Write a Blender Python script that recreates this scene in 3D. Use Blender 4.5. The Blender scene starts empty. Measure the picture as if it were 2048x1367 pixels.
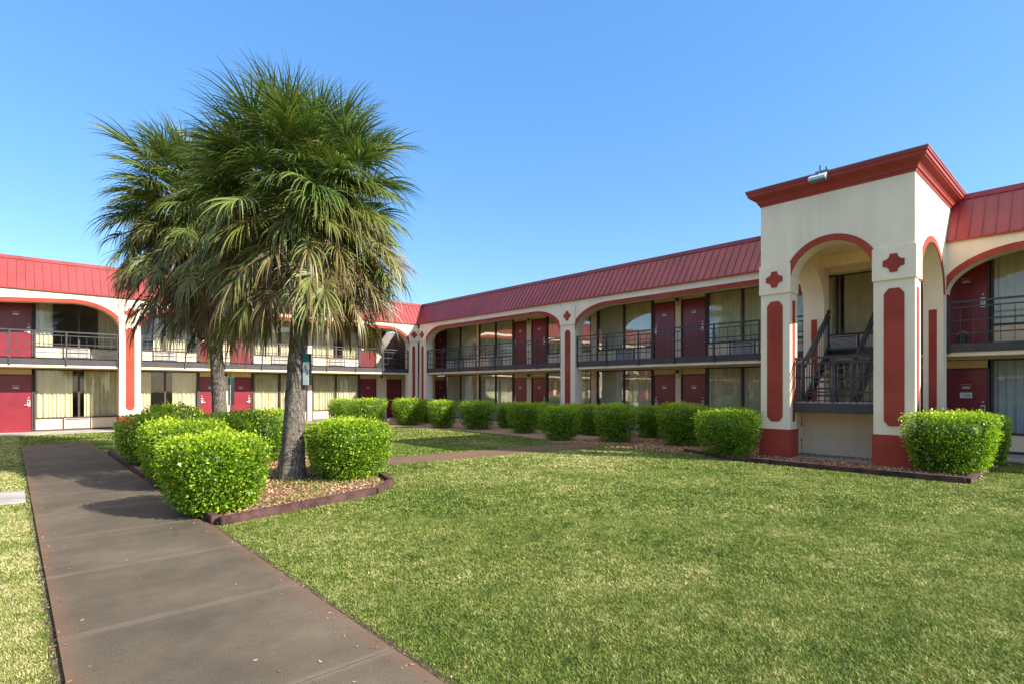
import bpy, bmesh, math, random
import numpy as np
from mathutils import Vector
random.seed(7); rng = np.random.default_rng(7)
S = bpy.context.scene
C = S.collection
PI = math.pi

# ------------------------------------------------------------------ materials
def new_mat(name):
    m = bpy.data.materials.new(name); m.use_nodes = True
    nt = m.node_tree; b = nt.nodes['Principled BSDF']
    return m, nt, b
def N(nt, t, **kw):
    n = nt.nodes.new(t)
    for k, v in kw.items():
        if k in n.inputs: n.inputs[k].default_value = v
        else: setattr(n, k, v)
    return n
def pos(nt):
    return N(nt, 'ShaderNodeNewGeometry').outputs['Position']
def noise(nt, scale, detail=4, rough=.6, src=None):
    n = N(nt, 'ShaderNodeTexNoise'); n.inputs['Scale'].default_value = scale
    n.inputs['Detail'].default_value = detail; n.inputs['Roughness'].default_value = rough
    nt.links.new(src if src is not None else pos(nt), n.inputs['Vector'])
    return n.outputs['Fac']
def ramp(nt, fac, stops):
    r = N(nt, 'ShaderNodeValToRGB'); cr = r.color_ramp
    while len(cr.elements) < len(stops): cr.elements.new(.5)
    for e, (p, c) in zip(cr.elements, stops):
        e.position = p; e.color = (*c, 1)
    nt.links.new(fac, r.inputs['Fac']); return r.outputs['Color']
def mixc(nt, fac, a, b, mode='MIX'):
    m = N(nt, 'ShaderNodeMix', data_type='RGBA', blend_type=mode)
    for sock, v in ((m.inputs[0], fac), (m.inputs[6], a), (m.inputs[7], b)):
        if isinstance(v, (int, float)): sock.default_value = v
        elif isinstance(v, tuple): sock.default_value = (*v, 1)
        else: nt.links.new(v, sock)
    return m.outputs[2]
def math_(nt, op, a, b=None, clamp=False):
    m = N(nt, 'ShaderNodeMath', operation=op); m.use_clamp = clamp
    for i, v in enumerate((a, b)):
        if v is None: continue
        if isinstance(v, (int, float)): m.inputs[i].default_value = v
        else: nt.links.new(v, m.inputs[i])
    return m.outputs[0]
def bump(nt, b, h, strength=.3, dist=.02):
    n = N(nt, 'ShaderNodeBump'); n.inputs['Strength'].default_value = strength; n.inputs['Distance'].default_value = dist
    nt.links.new(h, n.inputs['Height']); nt.links.new(n.outputs['Normal'], b.inputs['Normal'])
def simple(name, col, rough=.6, amt=.12, scale=3., bscale=60., bstr=.15, bdist=.005, metal=0., streak=False, spec=.4):
    m, nt, b = new_mat(name)
    src = pos(nt)
    if streak:
        mp = N(nt, 'ShaderNodeMapping'); mp.inputs['Scale'].default_value = (1, 1, .12)
        nt.links.new(src, mp.inputs['Vector']); f0 = noise(nt, scale * 2.2, 5, .65, mp.outputs['Vector'])
        f = math_(nt, 'MULTIPLY_ADD', f0, .5); nt.nodes[-1].inputs[2].default_value = 0
        f = math_(nt, 'ADD', math_(nt, 'MULTIPLY', f0, .55), math_(nt, 'MULTIPLY', noise(nt, scale, 5), .45))
    else: f = noise(nt, scale, 5)
    lo = tuple(c * (1 - amt * 1.6) for c in col); hi = tuple(min(1, c * (1 + amt)) for c in col)
    nt.links.new(ramp(nt, f, [(.3, lo), (.62, hi)]), b.inputs['Base Color'])
    b.inputs['Roughness'].default_value = rough; b.inputs['Metallic'].default_value = metal
    b.inputs['Specular IOR Level'].default_value = spec
    if bstr: bump(nt, b, noise(nt, bscale, 3), bstr, bdist)
    return m
M = {}
M['cream'] = simple('cream_stucco', (.92, .75, .535), .9, .07, 1.1, 38, .6, .008, streak=True, spec=.2)
M['wallcream'] = simple('cream_wall_paint', (.88, .68, .43), .85, .09, 1.3, 45, .2, .004, streak=True, spec=.2)
M['tan'] = simple('tan_paint', (.70, .50, .24), .8, .06, 2, 50, .15)
M['redtrim'] = simple('terracotta_trim', (.37, .060, .036), .85, .13, 1.5, 45, .3, .005, spec=.2)
M['cornice'] = simple('cornice_red', (.34, .042, .026), .6, .1, 1.5, 45, .15)
M['roof'] = simple('red_metal_roof', (.31, .048, .048), .40, .17, .8, 6, .12, .02, streak=True, spec=.45)
M['roofgrey'] = simple('weathered_cap_metal', (.22, .12, .12), .55, .2, 3)
M['door'] = simple('red_door_paint', (.23, .020, .030), .30, .10, 1.6, 9, .12, .012, spec=.5)
M['frame'] = simple('dark_brown_frame', (.075, .045, .038), .5, .15, 4)
M['rail'] = simple('dark_painted_steel', (.055, .048, .048), .45, .2, 5, 80, .15, .003)
M['fascia'] = simple('balcony_edge_steel', (.058, .050, .050), .5, .2, 2, 30, .2, .006, streak=True)
M['steel'] = simple('brushed_lock_metal', (.62, .60, .55), .35, .1, 9, metal=.5)
M['black'] = simple('black_plastic', (.015, .015, .017), .4)
M['paper'] = simple('white_paper', (.75, .76, .78), .7)
M['ink'] = simple('blue_grey_ink', (.18, .22, .38), .7)
M['acgrille'] = simple('grille_paint', (.76, .70, .60), .6, .1, 5)
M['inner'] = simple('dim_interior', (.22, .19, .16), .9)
M['concrete'] = simple('walk_concrete', (.36, .33, .29), .9, .2, 2.2, 60, .3, .006)
M['timber'] = simple('stained_timber', (.075, .034, .028), .9, .45, 5, 30, .8, .015)
M['lampglass'] = simple('frosted_lamp_glass', (.7, .66, .55), .3)
M['green'] = simple('green_board', (.012, .22, .17), .5)
M['whiteboard'] = simple('white_board', (.62, .68, .66), .5)
M['bluesteel'] = simple('weathered_lamp_steel', (.08, .16, .22), .5)
M['lampbody'] = simple('pale_lamp_housing', (.55, .62, .68), .4)
M['pot'] = simple('dark_green_pail', (.03, .06, .05), .5)
M['soil'] = simple('dark_soil', (.07, .045, .03), 1, .4, 12, 60, .8, .02)
M['drygravel'] = None

def glass():
    m, nt, b = new_mat('window_glass')
    nt.nodes.remove(b)
    out = [n for n in nt.nodes if n.type == 'OUTPUT_MATERIAL'][0]
    tr = N(nt, 'ShaderNodeBsdfTransparent'); tr.inputs['Color'].default_value = (.96, .965, .95, 1)
    gl = N(nt, 'ShaderNodeBsdfGlossy'); gl.inputs['Roughness'].default_value = .015; gl.inputs['Color'].default_value = (.95, .97, 1, 1)
    lw = N(nt, 'ShaderNodeLayerWeight'); lw.inputs['Blend'].default_value = .5
    bp = N(nt, 'ShaderNodeBump'); bp.inputs['Strength'].default_value = .08; bp.inputs['Distance'].default_value = .02
    nt.links.new(noise(nt, 1.6, 2), bp.inputs['Height']); nt.links.new(bp.outputs['Normal'], gl.inputs['Normal'])
    f = math_(nt, 'ADD', math_(nt, 'MULTIPLY', math_(nt, 'POWER', lw.outputs['Facing'], 1.6), .95), .035, True)
    mx = N(nt, 'ShaderNodeMixShader'); nt.links.new(f, mx.inputs[0]); nt.links.new(tr.outputs[0], mx.inputs[1]); nt.links.new(gl.outputs[0], mx.inputs[2])
    nt.links.new(mx.outputs[0], out.inputs['Surface']); return m
M['glass'] = glass()
def curtain_mat(name, col):
    m, nt, b = new_mat(name)
    nt.links.new(ramp(nt, noise(nt, 2.5, 4), [(.3, tuple(c * .82 for c in col)), (.7, col)]), b.inputs['Base Color'])
    b.inputs['Roughness'].default_value = .9; b.inputs['Specular IOR Level'].default_value = .1
    return m
M['curtain'] = curtain_mat('cream_curtain', (.82, .74, .50))
M['curtain_white'] = curtain_mat('white_curtain_lining', (.60, .64, .66))

def path_mat():
    m, nt, b = new_mat('old_brown_concrete')
    p = pos(nt); sp = N(nt, 'ShaderNodeSeparateXYZ'); nt.links.new(p, sp.inputs[0])
    base = ramp(nt, noise(nt, .9, 6, .62), [(.30, (.066,.052,.036)), (.5, (.099,.078,.054)), (.72, (.152,.118,.082))])
    fine = noise(nt, 90, 3, .7)
    base = mixc(nt, .55, base, ramp(nt, fine, [(.25, (.30, .30, .30)), (.75, (1.75, 1.7, 1.6))]), 'MULTIPLY')
    # small grey and rusty blotches
    bl = ramp(nt, noise(nt, 3.2, 5, .6), [(.52, (0, 0, 0)), (.72, (1, 1, 1))])
    base = mixc(nt, math_(nt, 'MULTIPLY', bl, .45), base, (.125, .10, .075))
    rs = ramp(nt, noise(nt, 1.7, 4, .7, None), [(.60, (0, 0, 0)), (.74, (1, 1, 1))])
    base = mixc(nt, math_(nt, 'MULTIPLY', rs, .4), base, (.19, .085, .045))
    # rust-coloured clay along both edges of the slab
    dx = math_(nt, 'ABSOLUTE', math_(nt, 'SUBTRACT', sp.outputs[0], .97))
    ed = math_(nt, 'MULTIPLY', math_(nt, 'SUBTRACT', math_(nt, 'ADD', dx, math_(nt, 'MULTIPLY', noise(nt, 5, 3), .12)), .68, True), 6, True)
    base = mixc(nt, math_(nt, 'MULTIPLY', ed, .6), base, (.19, .095, .052))
    # joints every 1.52 m
    fr = math_(nt, 'ABSOLUTE', math_(nt, 'SUBTRACT', math_(nt, 'FRACT', math_(nt, 'DIVIDE', math_(nt, 'ADD', math_(nt, 'SUBTRACT', sp.outputs[1], 4.48), math_(nt, 'MULTIPLY', noise(nt, 14, 3), .02)), 1.52)), .5))
    wide = math_(nt, 'MULTIPLY', math_(nt, 'SUBTRACT', fr, .462, True), 26, True)
    base = mixc(nt, math_(nt, 'MULTIPLY', wide, math_(nt, 'MULTIPLY', noise(nt, 2.3, 3), .9)), base, (.22, .17, .13))
    thin = math_(nt, 'MULTIPLY', math_(nt, 'SUBTRACT', fr, .496, True), 400, True)
    base = mixc(nt, math_(nt, 'MULTIPLY', thin, .75), base, (.05, .035, .028))
    vo = N(nt, 'ShaderNodeTexVoronoi', feature='DISTANCE_TO_EDGE'); vo.inputs['Scale'].default_value = .55
    wp = N(nt, 'ShaderNodeVectorMath', operation='ADD'); nz = N(nt, 'ShaderNodeTexNoise'); nz.inputs['Scale'].default_value = 3; nz.inputs['Detail'].default_value = 6
    nt.links.new(p, nz.inputs['Vector']); sc = N(nt, 'ShaderNodeVectorMath', operation='SCALE'); sc.inputs['Scale'].default_value = .45
    nt.links.new(nz.outputs['Color'], sc.inputs[0]); nt.links.new(p, wp.inputs[0]); nt.links.new(sc.outputs[0], wp.inputs[1]); nt.links.new(wp.outputs[0], vo.inputs['Vector'])
    ck = math_(nt, 'SUBTRACT', 1, math_(nt, 'MULTIPLY', vo.outputs['Distance'], 170, True), True)
    ck = math_(nt, 'MULTIPLY', ck, math_(nt, 'MULTIPLY', math_(nt, 'SUBTRACT', noise(nt, .8, 2), .5, True), 7, True))
    base = mixc(nt, math_(nt, 'MULTIPLY', ck, .7), base, (.04, .03, .025))
    gr = ramp(nt, noise(nt, 210, 2, .8), [(.66, (0, 0, 0)), (.74, (1, 1, 1))])
    base = mixc(nt, math_(nt, 'MULTIPLY', gr, .35), base, (.42, .37, .30))
    nt.links.new(base, b.inputs['Base Color']); b.inputs['Roughness'].default_value = .88; b.inputs['Specular IOR Level'].default_value = .25
    h = math_(nt, 'ADD', fine, math_(nt, 'MULTIPLY', thin, -1.5))
    bump(nt, b, h, .45, .004); return m
M['path'] = path_mat()

PATCH = None
def patch_color(nt, lift=1.):
    """pigment of the turf by place: greener and straw-coloured patches, dry left verge"""
    p = pos(nt); sp = N(nt, 'ShaderNodeSeparateXYZ'); nt.links.new(p, sp.inputs[0])
    big = noise(nt, .55, 5, .6); mid = noise(nt, 2.6, 4, .65)
    f = math_(nt, 'ADD', math_(nt, 'MULTIPLY', big, .42), math_(nt, 'ADD', math_(nt, 'MULTIPLY', mid, .33), math_(nt, 'MULTIPLY', noise(nt, 9., 3, .6), .25)))
    # drier verge left of the path (x<.2), some dryness beside path two
    dry = math_(nt, 'MULTIPLY', math_(nt, 'SUBTRACT', .3, sp.outputs[0], True), 5, True)
    f = math_(nt, 'ADD', f, math_(nt, 'MULTIPLY', dry, .12))
    a = math_(nt, 'SUBTRACT', 1, math_(nt, 'DIVIDE', math_(nt, 'ABSOLUTE', math_(nt, 'SUBTRACT', sp.outputs[1], 8.0)), 2.6), True)
    a2 = math_(nt, 'SUBTRACT', 1, math_(nt, 'DIVIDE', math_(nt, 'ABSOLUTE', math_(nt, 'SUBTRACT', sp.outputs[0], 9.3)), 3.6), True)
    f = math_(nt, 'ADD', f, math_(nt, 'MULTIPLY', math_(nt, 'MULTIPLY', a, a2), .14))
    return f
def lawn_mat():
    m, nt, b = new_mat('mown_turf')
    f = patch_color(nt)
    col = ramp(nt, f, [(.38, (.060, .082, .018)), (.52, (.10, .110, .028)), (.64, (.23, .19, .08))])
    fine = noise(nt, 55, 4, .75)
    col = mixc(nt, .9, col, ramp(nt, fine, [(.3, (.35, .35, .3)), (.7, (1.7, 1.65, 1.5))]), 'MULTIPLY')
    nt.links.new(col, b.inputs['Base Color']); b.inputs['Roughness'].default_value = 1; b.inputs['Specular IOR Level'].default_value = .1
    bump(nt, b, fine, 1, .03); return m
M['lawn'] = lawn_mat()
def leafy(name, stops, attr='tone', transl=.3, rough=.45, spec=.4, place=False):
    m, nt, b = new_mat(name)
    out = [n for n in nt.nodes if n.type == 'OUTPUT_MATERIAL'][0]
    at = N(nt, 'ShaderNodeAttribute', attribute_name=attr).outputs['Fac']
    if place: at = math_(nt, 'ADD', math_(nt, 'MULTIPLY', at, .42), math_(nt, 'MULTIPLY', math_(nt, 'SUBTRACT', patch_color(nt), .5), 1.9)); at = math_(nt, 'ADD', at, .22)
    col = ramp(nt, at, stops)
    nt.links.new(col, b.inputs['Base Color']); b.inputs['Roughness'].default_value = rough; b.inputs['Specular IOR Level'].default_value = spec
    t = N(nt, 'ShaderNodeBsdfTranslucent'); nt.links.new(mixc(nt, 1., col, (1.0, 1.15, .6), 'MULTIPLY'), t.inputs['Color'])
    mx = N(nt, 'ShaderNodeMixShader'); mx.inputs[0].default_value = transl
    nt.links.new(b.outputs[0], mx.inputs[1]); nt.links.new(t.outputs[0], mx.inputs[2]); nt.links.new(mx.outputs[0], out.inputs['Surface'])
    return m
M['grass'] = leafy('grass_blades', [(.02, (.030, .070, .009)), (.28, (.135, .195, .024)), (.58, (.275, .31, .072)), (.95, (.70, .60, .31))], transl=.25, rough=.6, spec=.25, place=True)
M['hedge'] = leafy('hedge_leaves', [(0, (.035, .085, .010)), (.36, (.15, .28, .016)), (.64, (.36, .50, .024)), (1, (.66, .72, .05))], transl=.40, rough=.38, spec=.45)
M['frond'] = leafy('palm_leaflets', [(0, (.030, .075, .020)), (.30, (.105, .165, .035)), (.48, (.21, .235, .042)), (.70, (.235, .18, .060)), (1, (.15, .085, .040))], transl=.2, rough=.42, spec=.4)
M['twig'] = simple('hedge_twigs', (.12, .085, .06), .9)
def mulch_mat():
    m, nt, b = new_mat('bark_mulch')
    f = noise(nt, 45, 4, .75); g = noise(nt, 1.2, 4)
    c1 = ramp(nt, f, [(.28, (.10, .045, .025)), (.5, (.36, .19, .11)), (.72, (.60, .42, .29))])
    nt.links.new(mixc(nt, math_(nt, 'MULTIPLY', g, .5), c1, (.30, .22, .14)), b.inputs['Base Color'])
    b.inputs['Roughness'].default_value = 1; bump(nt, b, f, 1, .03); return m
M['mulch'] = mulch_mat()
M['chips'] = leafy('mulch_chips', [(0, (.14, .055, .025)), (.55, (.38, .20, .10)), (1, (.66, .46, .28))], transl=0., rough=.9)
def bark_mat():
    m, nt, b = new_mat('palm_bark')
    p = pos(nt); mp = N(nt, 'ShaderNodeMapping'); mp.inputs['Scale'].default_value = (1, 1, .35); nt.links.new(p, mp.inputs['Vector'])
    f = noise(nt, 34, 5, .7, mp.outputs['Vector']); g = noise(nt, 5, 4, .6)
    c = ramp(nt, f, [(.3, (.045, .034, .028)), (.5, (.15, .118, .095)), (.74, (.36, .31, .26))])
    lich = ramp(nt, g, [(.5, (0, 0, 0)), (.62, (1, 1, 1))])
    sp = N(nt, 'ShaderNodeSeparateXYZ'); nt.links.new(N(nt, 'ShaderNodeNewGeometry').outputs['Normal'], sp.inputs[0])
    side = math_(nt, 'MULTIPLY', math_(nt, 'ADD', math_(nt, 'MULTIPLY', sp.outputs[0], -1), .1, True), 1.2, True)
    c = mixc(nt, math_(nt, 'MULTIPLY', math_(nt, 'MULTIPLY', lich, side), .6), c, (.26, .29, .18))
    nt.links.new(c, b.inputs['Base Color']); b.inputs['Roughness'].default_value = .95; b.inputs['Specular IOR Level'].default_value = .15
    w = N(nt, 'ShaderNodeTexWave', bands_direction='Z'); w.inputs['Scale'].default_value = 5.5; w.inputs['Distortion'].default_value = 3; w.inputs['Detail'].default_value = 3
    nt.links.new(p, w.inputs['Vector'])
    bump(nt, b, math_(nt, 'ADD', f, math_(nt, 'MULTIPLY', w.outputs['Fac'], .06)), 1., .04); return m
M['bark'] = bark_mat()

# ------------------------------------------------------------------ object helpers
WL = {}
def tag(o, label=None, cat=None, group=None, kind=None):
    if label: o['label'] = label
    if cat: o['category'] = cat
    if group: o['group'] = group
    if kind: o['kind'] = kind
    return o
def empty(name, loc, label=None, cat=None, group=None):
    o = bpy.data.objects.new(name, None); C.objects.link(o); o.location = loc; o.empty_display_size = .2
    WL[o.name] = Vector(loc); return tag(o, label, cat, group)
def link(name, me, parent=None):
    o = bpy.data.objects.new(name, me); C.objects.link(o)
    if parent is not None:
        o.parent = parent
        o.location = -WL.get(parent.name, Vector((0, 0, 0)))
    WL[o.name] = Vector((0, 0, 0))
    return o
class MB:
    def __init__(s, f=None): s.v = []; s.f = []; s.m = f or (lambda a, b, c: (a, b, c))
    def box(s, x0, x1, y0, y1, z0, z1):
        i = len(s.v)
        for z in (z0, z1):
            for x, y in ((x0, y0), (x1, y0), (x1, y1), (x0, y1)): s.v.append(s.m(x, y, z))
        for q in ((0, 3, 2, 1), (4, 5, 6, 7), (0, 1, 5, 4), (1, 2, 6, 5), (2, 3, 7, 6), (3, 0, 4, 7)): s.f.append(tuple(i + k for k in q))
        return s
    def prism(s, poly, fn):
        """poly: list of 2-D points; fn(p, k) gives the 3-D point for k = 0, 1"""
        i = len(s.v); n = len(poly)
        for k in (0, 1):
            for p in poly: s.v.append(s.m(*fn(p, k)))
        s.f.append(tuple(range(i, i + n))); s.f.append(tuple(range(i + 2 * n - 1, i + n - 1, -1)))
        for k in range(n): s.f.append((i + k, i + (k + 1) % n, i + n + (k + 1) % n, i + n + k))
        return s
    def bar(s, a, b, w, h=None):
        h = h or w; a = Vector(s.m(*a)); b = Vector(s.m(*b)); d = (b - a).normalized()
        up = Vector((0, 0, 1)) if abs(d.z) < .95 else Vector((1, 0, 0))
        sd = d.cross(up).normalized(); u2 = sd.cross(d); i = len(s.v)
        for p in (a, b):
            for x, y in ((-1, -1), (1, -1), (1, 1), (-1, 1)): s.v.append(tuple(p + sd * x * w / 2 + u2 * y * h / 2))
        for q in ((0, 3, 2, 1), (4, 5, 6, 7), (0, 1, 5, 4), (1, 2, 6, 5), (2, 3, 7, 6), (3, 0, 4, 7)): s.f.append(tuple(i + k for k in q))
        return s
    def tube(s, pts, rad, n=10):
        i = len(s.v); pts = [Vector(s.m(*p)) for p in pts]
        for k, p in enumerate(pts):
            d = (pts[min(k + 1, len(pts) - 1)] - pts[max(k - 1, 0)]).normalized()
            up = Vector((0, 0, 1)) if abs(d.z) < .9 else Vector((1, 0, 0))
            a = d.cross(up).normalized(); b = a.cross(d); r = rad[k] if isinstance(rad, (list, tuple)) else rad
            for j in range(n):
                t = 2 * PI * j / n; s.v.append(tuple(p + a * r * math.cos(t) + b * r * math.sin(t)))
        for k in range(len(pts) - 1):
            for j in range(n):
                s.f.append((i + k * n + j, i + k * n + (j + 1) % n, i + (k + 1) * n + (j + 1) % n, i + (k + 1) * n + j))
        s.f.append(tuple(i + j for j in range(n))); e = i + (len(pts) - 1) * n; s.f.append(tuple(e + j for j in reversed(range(n))))
        return s
    def build(s, name, m, parent=None, bevel=0., smooth=False):
        me = bpy.data.meshes.new(name); me.from_pydata(s.v, [], s.f)
        bm = bmesh.new(); bm.from_mesh(me); bmesh.ops.recalc_face_normals(bm, faces=bm.faces)
        if bevel: bmesh.ops.bevel(bm, geom=list(bm.edges), offset=bevel, segments=2, affect='EDGES', clamp_overlap=True)
        bm.to_mesh(me); bm.free(); me.materials.append(M[m] if isinstance(m, str) else m)
        if smooth: me.polygons.foreach_set('use_smooth', [True] * len(me.polygons))
        return link(name, me, parent)
def np_mesh(name, V, F, mat, attrs=None, smooth=False):
    """V (n,3), F (m,3 or 4) integer array"""
    me = bpy.data.meshes.new(name); k = F.shape[1]
    me.vertices.add(len(V)); me.vertices.foreach_set('co', V.astype(np.float32).ravel())
    me.loops.add(F.size); me.loops.foreach_set('vertex_index', F.astype(np.int32).ravel())
    me.polygons.add(len(F)); me.polygons.foreach_set('loop_start', np.arange(0, F.size, k, dtype=np.int32))
    me.update(calc_edges=True)
    me.materials.append(mat)
    for an, arr in (attrs or {}).items():
        a = me.attributes.new(an, 'FLOAT', 'POINT'); a.data.foreach_set('value', arr.astype(np.float32))
    if smooth: me.polygons.foreach_set('use_smooth', np.ones(len(F), dtype=bool))
    return me
def inpoly(x, y, poly):
    r = np.zeros(len(x), bool); n = len(poly)
    for i in range(n):
        x0, y0 = poly[i]; x1, y1 = poly[(i + 1) % n]
        if y0 == y1: continue
        c = ((y0 > y) != (y1 > y)) & (x < (x1 - x0) * (y - y0) / (y1 - y0) + x0)
        r ^= c
    return r

# ------------------------------------------------------------------ ground
A = math.atan2(1206, 1100); EU = (math.sin(A), math.cos(A)); EV = (-math.cos(A), math.sin(A))
def sheet(name, poly, z, m, thick=0., parent=None):
    mb = MB()
    if thick: mb.prism(poly, lambda p, k: (p[0], p[1], z - thick * (1 - k)))
    else:
        mb.v = [(x, y, z) for x, y in poly]; mb.f = [tuple(range(len(poly)))]
    o = mb.build(name, m, parent); tag(o, kind='structure'); return o
sheet('ground', [(-300, -300), (300, -300), (300, 300), (-300, 300)], -.012, 'lawn')
PATH1 = [(.22, -6), (1.72, -6), (1.72, 20.4), (.22, 20.4)]
PATH2 = [(4.6, 10.40), (10.3, 9.78), (12.4, 9.45), (17.0, 8.85), (17.0, 9.75), (13.4, 9.95), (11.5, 10.65), (8.7, 10.97), (4.6, 11.45)]
BEDC = [(1.80, 7.10), (4.07, 7.62), (4.62, 8.15), (4.98, 9.2), (4.98, 13.9), (4.0, 16.4), (1.80, 16.4)]
BEDR = [(11.95, 1.72), (11.95, 5.9), (12.6, 7.3), (12.8, 9.2), (11.9, 11), (12.7, 13.6), (12.6, 16.5), (12.1, 18), (12.1, 20), (10.7, 21.0), (10.6, 25.0), (16.15, 25.0), (16.15, 1.72)]
PAD = [(-1.6, 10.3), (.16, 10.3), (.16, 11.45), (-1.6, 11.45)]
sheet('lawn', [(-14, -5), (16.1, -5), (16.1, 25.0), (-14, 25.0)], -.004, 'lawn')
sheet('soil_edge', [(.17, -6), (1.79, -6), (1.79, 20.45), (.17, 20.45)], .0, 'soil')
sheet('path', PATH1, .022, 'path', .05)
sheet('side_path', PATH2, .018, 'path', .04)
sheet('concrete_pad', PAD, .02, 'concrete', .04)
sheet('mulch_bed', BEDC, .03, 'mulch', .05)
sheet('gravel_bed', BEDR, .014, 'mulch', .05)
sheet('left_walkway', [(-14, 25.02), (16.17, 25.02), (16.17, 26.7), (-14, 26.7)], .03, 'concrete', .08)
sheet('right_walkway', [(16.17, -3.2), (17.8, -3.2), (17.8, 26.7), (16.17, 26.7)], .034, 'concrete', .08)
sheet('tower_floor', [(13.3, 2.75), (16.165, 2.75), (16.165, 5.6), (13.3, 5.6)], .028, 'concrete', .08)

# grass blades: one mass nobody could count
def make_grass():
    P = []
    for (y0, y1, dens, h, w) in ((2.3, 4.5, 15000, .015, .0032), (4.5, 7, 8500, .017, .0048), (7, 11, 3200, .021, .009), (11, 17, 1300, .026, .014), (17, 27, 420, .03, .022)):
        area = .98 * (y1 * y1 - y0 * y0); n = int(area * dens)
        yy = np.sqrt(rng.uniform(y0 * y0, y1 * y1, n)); xx = rng.uniform(-.98, .98, n) * yy
        u = EU[0] * xx + EU[1] * yy; v = EV[0] * xx + EV[1] * yy
        ok = (u < 16.1) & (v < 25.0) & (u > -14)
        for poly in (BEDC, BEDR, PAD, PATH2): ok &= ~inpoly(u, v, poly)
        e = rng.normal(0, .022, n)
        ok &= ~((u > .195 + e) & (u < 1.765 + e) & (v < 20.45))
        # thin bare spots
        bare = np.sin(u * 2.1 + 1.3 * np.sin(v * 1.7)) * np.sin(v * 1.9 + 1.1 * np.sin(u * 2.3))
        ok &= ~((bare > .86) & (rng.random(n) < .45))
        u, v = u[ok], v[ok]; P.append(np.stack([u, v, np.full(len(u), h), np.full(len(u), w)], 1))
    # a few blades in the central bed
    n = 9000; u = rng.uniform(1.9, 5, n); v = rng.uniform(7.2, 12, n); k = inpoly(u, v, BEDC) & (np.sin(u * 3.1 + v) * np.sin(v * 2.7 - u) > -.1) & (v > 7.75 + .0 * u) 
    P.append(np.stack([u[k], v[k], np.full(k.sum(), .055), np.full(k.sum(), .008)], 1))
    P = np.concatenate(P); n = len(P)
    az = rng.uniform(0, 2 * PI, n); lean = rng.uniform(.3, 2.0, n); h = P[:, 2] * rng.uniform(.5, 1.25, n); w = P[:, 3] * rng.uniform(.7, 1.3, n)
    az2 = az + rng.normal(0, .6, n) + PI / 2
    b = np.stack([P[:, 0], P[:, 1], np.where(inpoly(P[:, 0], P[:, 1], BEDC), .03, -.004)], 1)
    s = np.stack([np.cos(az2) * w, np.sin(az2) * w, np.zeros(n)], 1)
    t = b + np.stack([np.cos(az) * h * lean, np.sin(az) * h * lean, h], 1)
    V = np.stack([b - s, b + s, t], 1).reshape(-1, 3); F = np.arange(3 * n).reshape(-1, 3)
    cs = .055 + .02 * (np.hypot(P[:, 0], P[:, 1]) > 6)
    cell = (np.floor(P[:, 0] / cs + .6 * np.sin(P[:, 1] * 31)).astype(np.int64) * 73856093) ^ (np.floor(P[:, 1] / cs + .6 * np.sin(P[:, 0] * 27)).astype(np.int64) * 19349663)
    cr_ = np.abs(np.sin(cell % 100003 * 12.9898)) * 43758.5453; cr_ = cr_ - np.floor(cr_)
    tone = np.repeat(np.clip(rng.normal(.5, .34, n) + (cr_ - .5) * .6, 0, 1.5), 3)
    me = np_mesh('grass', V, F, M['grass'], {'tone': tone})
    o = link('grass', me); tag(o, 'short mown grass blades of the courtyard lawn', 'grass', kind='stuff')
make_grass()
def make_chips():
    def chips(poly, n, zz):
        us = [p[0] for p in poly]; vs = [p[1] for p in poly]
        u = rng.uniform(min(us), max(us), n); v = rng.uniform(min(vs), max(vs), n); k = inpoly(u, v, poly); return u[k], v[k], np.full(k.sum(), zz)
    a = chips(BEDC, 26000, .034); b = chips([(12.0, 1.6), (16.1, 1.6), (16.1, 11), (12, 11)], 30000, .018)
    u, v, z = (np.concatenate(q) for q in zip(a, b)); n = len(u)
    ln = rng.uniform(.008, .03, n); wd = rng.uniform(.004, .011, n); az = rng.uniform(0, 2 * PI, n); tl = rng.uniform(0, .02, n)
    d = np.stack([np.cos(az) * ln, np.sin(az) * ln, tl], 1); s = np.stack([-np.sin(az) * wd, np.cos(az) * wd, rng.uniform(-.006, .008, n)], 1)
    c = np.stack([u, v, z + .006], 1)
    V = np.stack([c - d - s, c + d - s, c + d + s, c - d + s], 1).reshape(-1, 3)
    V[:, 2] = np.maximum(V[:, 2], np.repeat(z, 4) + .001)
    me = np_mesh('bark_chips', V, np.arange(4 * n).reshape(-1, 4), M['chips'], {'tone': np.repeat(rng.random(n), 4)})
    tag(link('bark_chips', me), 'loose bark chips scattered over the planting beds', 'bark mulch', kind='stuff')
make_chips()

def make_litter():
    n = 340; u = np.concatenate([rng.uniform(.3, 1.66, 30), rng.normal(1.70, .09, 190), rng.normal(.24, .07, 120)]); v = rng.uniform(2.4, 12, n)
    az = rng.uniform(0, 2 * PI, n); L = rng.uniform(.008, .022, n); W = L * rng.uniform(.25, .5, n)
    z = np.where((u > .22) & (u < 1.72), .025, .014)
    d = np.stack([np.cos(az) * L, np.sin(az) * L, rng.uniform(0, .006, n)], 1); q = np.stack([-np.sin(az) * W, np.cos(az) * W, np.zeros(n)], 1); c = np.stack([u, v, z], 1)
    V = np.stack([c - d * [1, 1, 0], c + q, c + d, c - q], 1).reshape(-1, 3)
    tag(link('fallen_leaves', np_mesh('fallen_leaves', V, np.arange(4 * n).reshape(-1, 4), M['chips'], {'tone': np.repeat(rng.random(n), 4)})), 'dry leaf scraps lying along the edges of the concrete path', 'leaf litter', kind='stuff')
make_litter()

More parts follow.
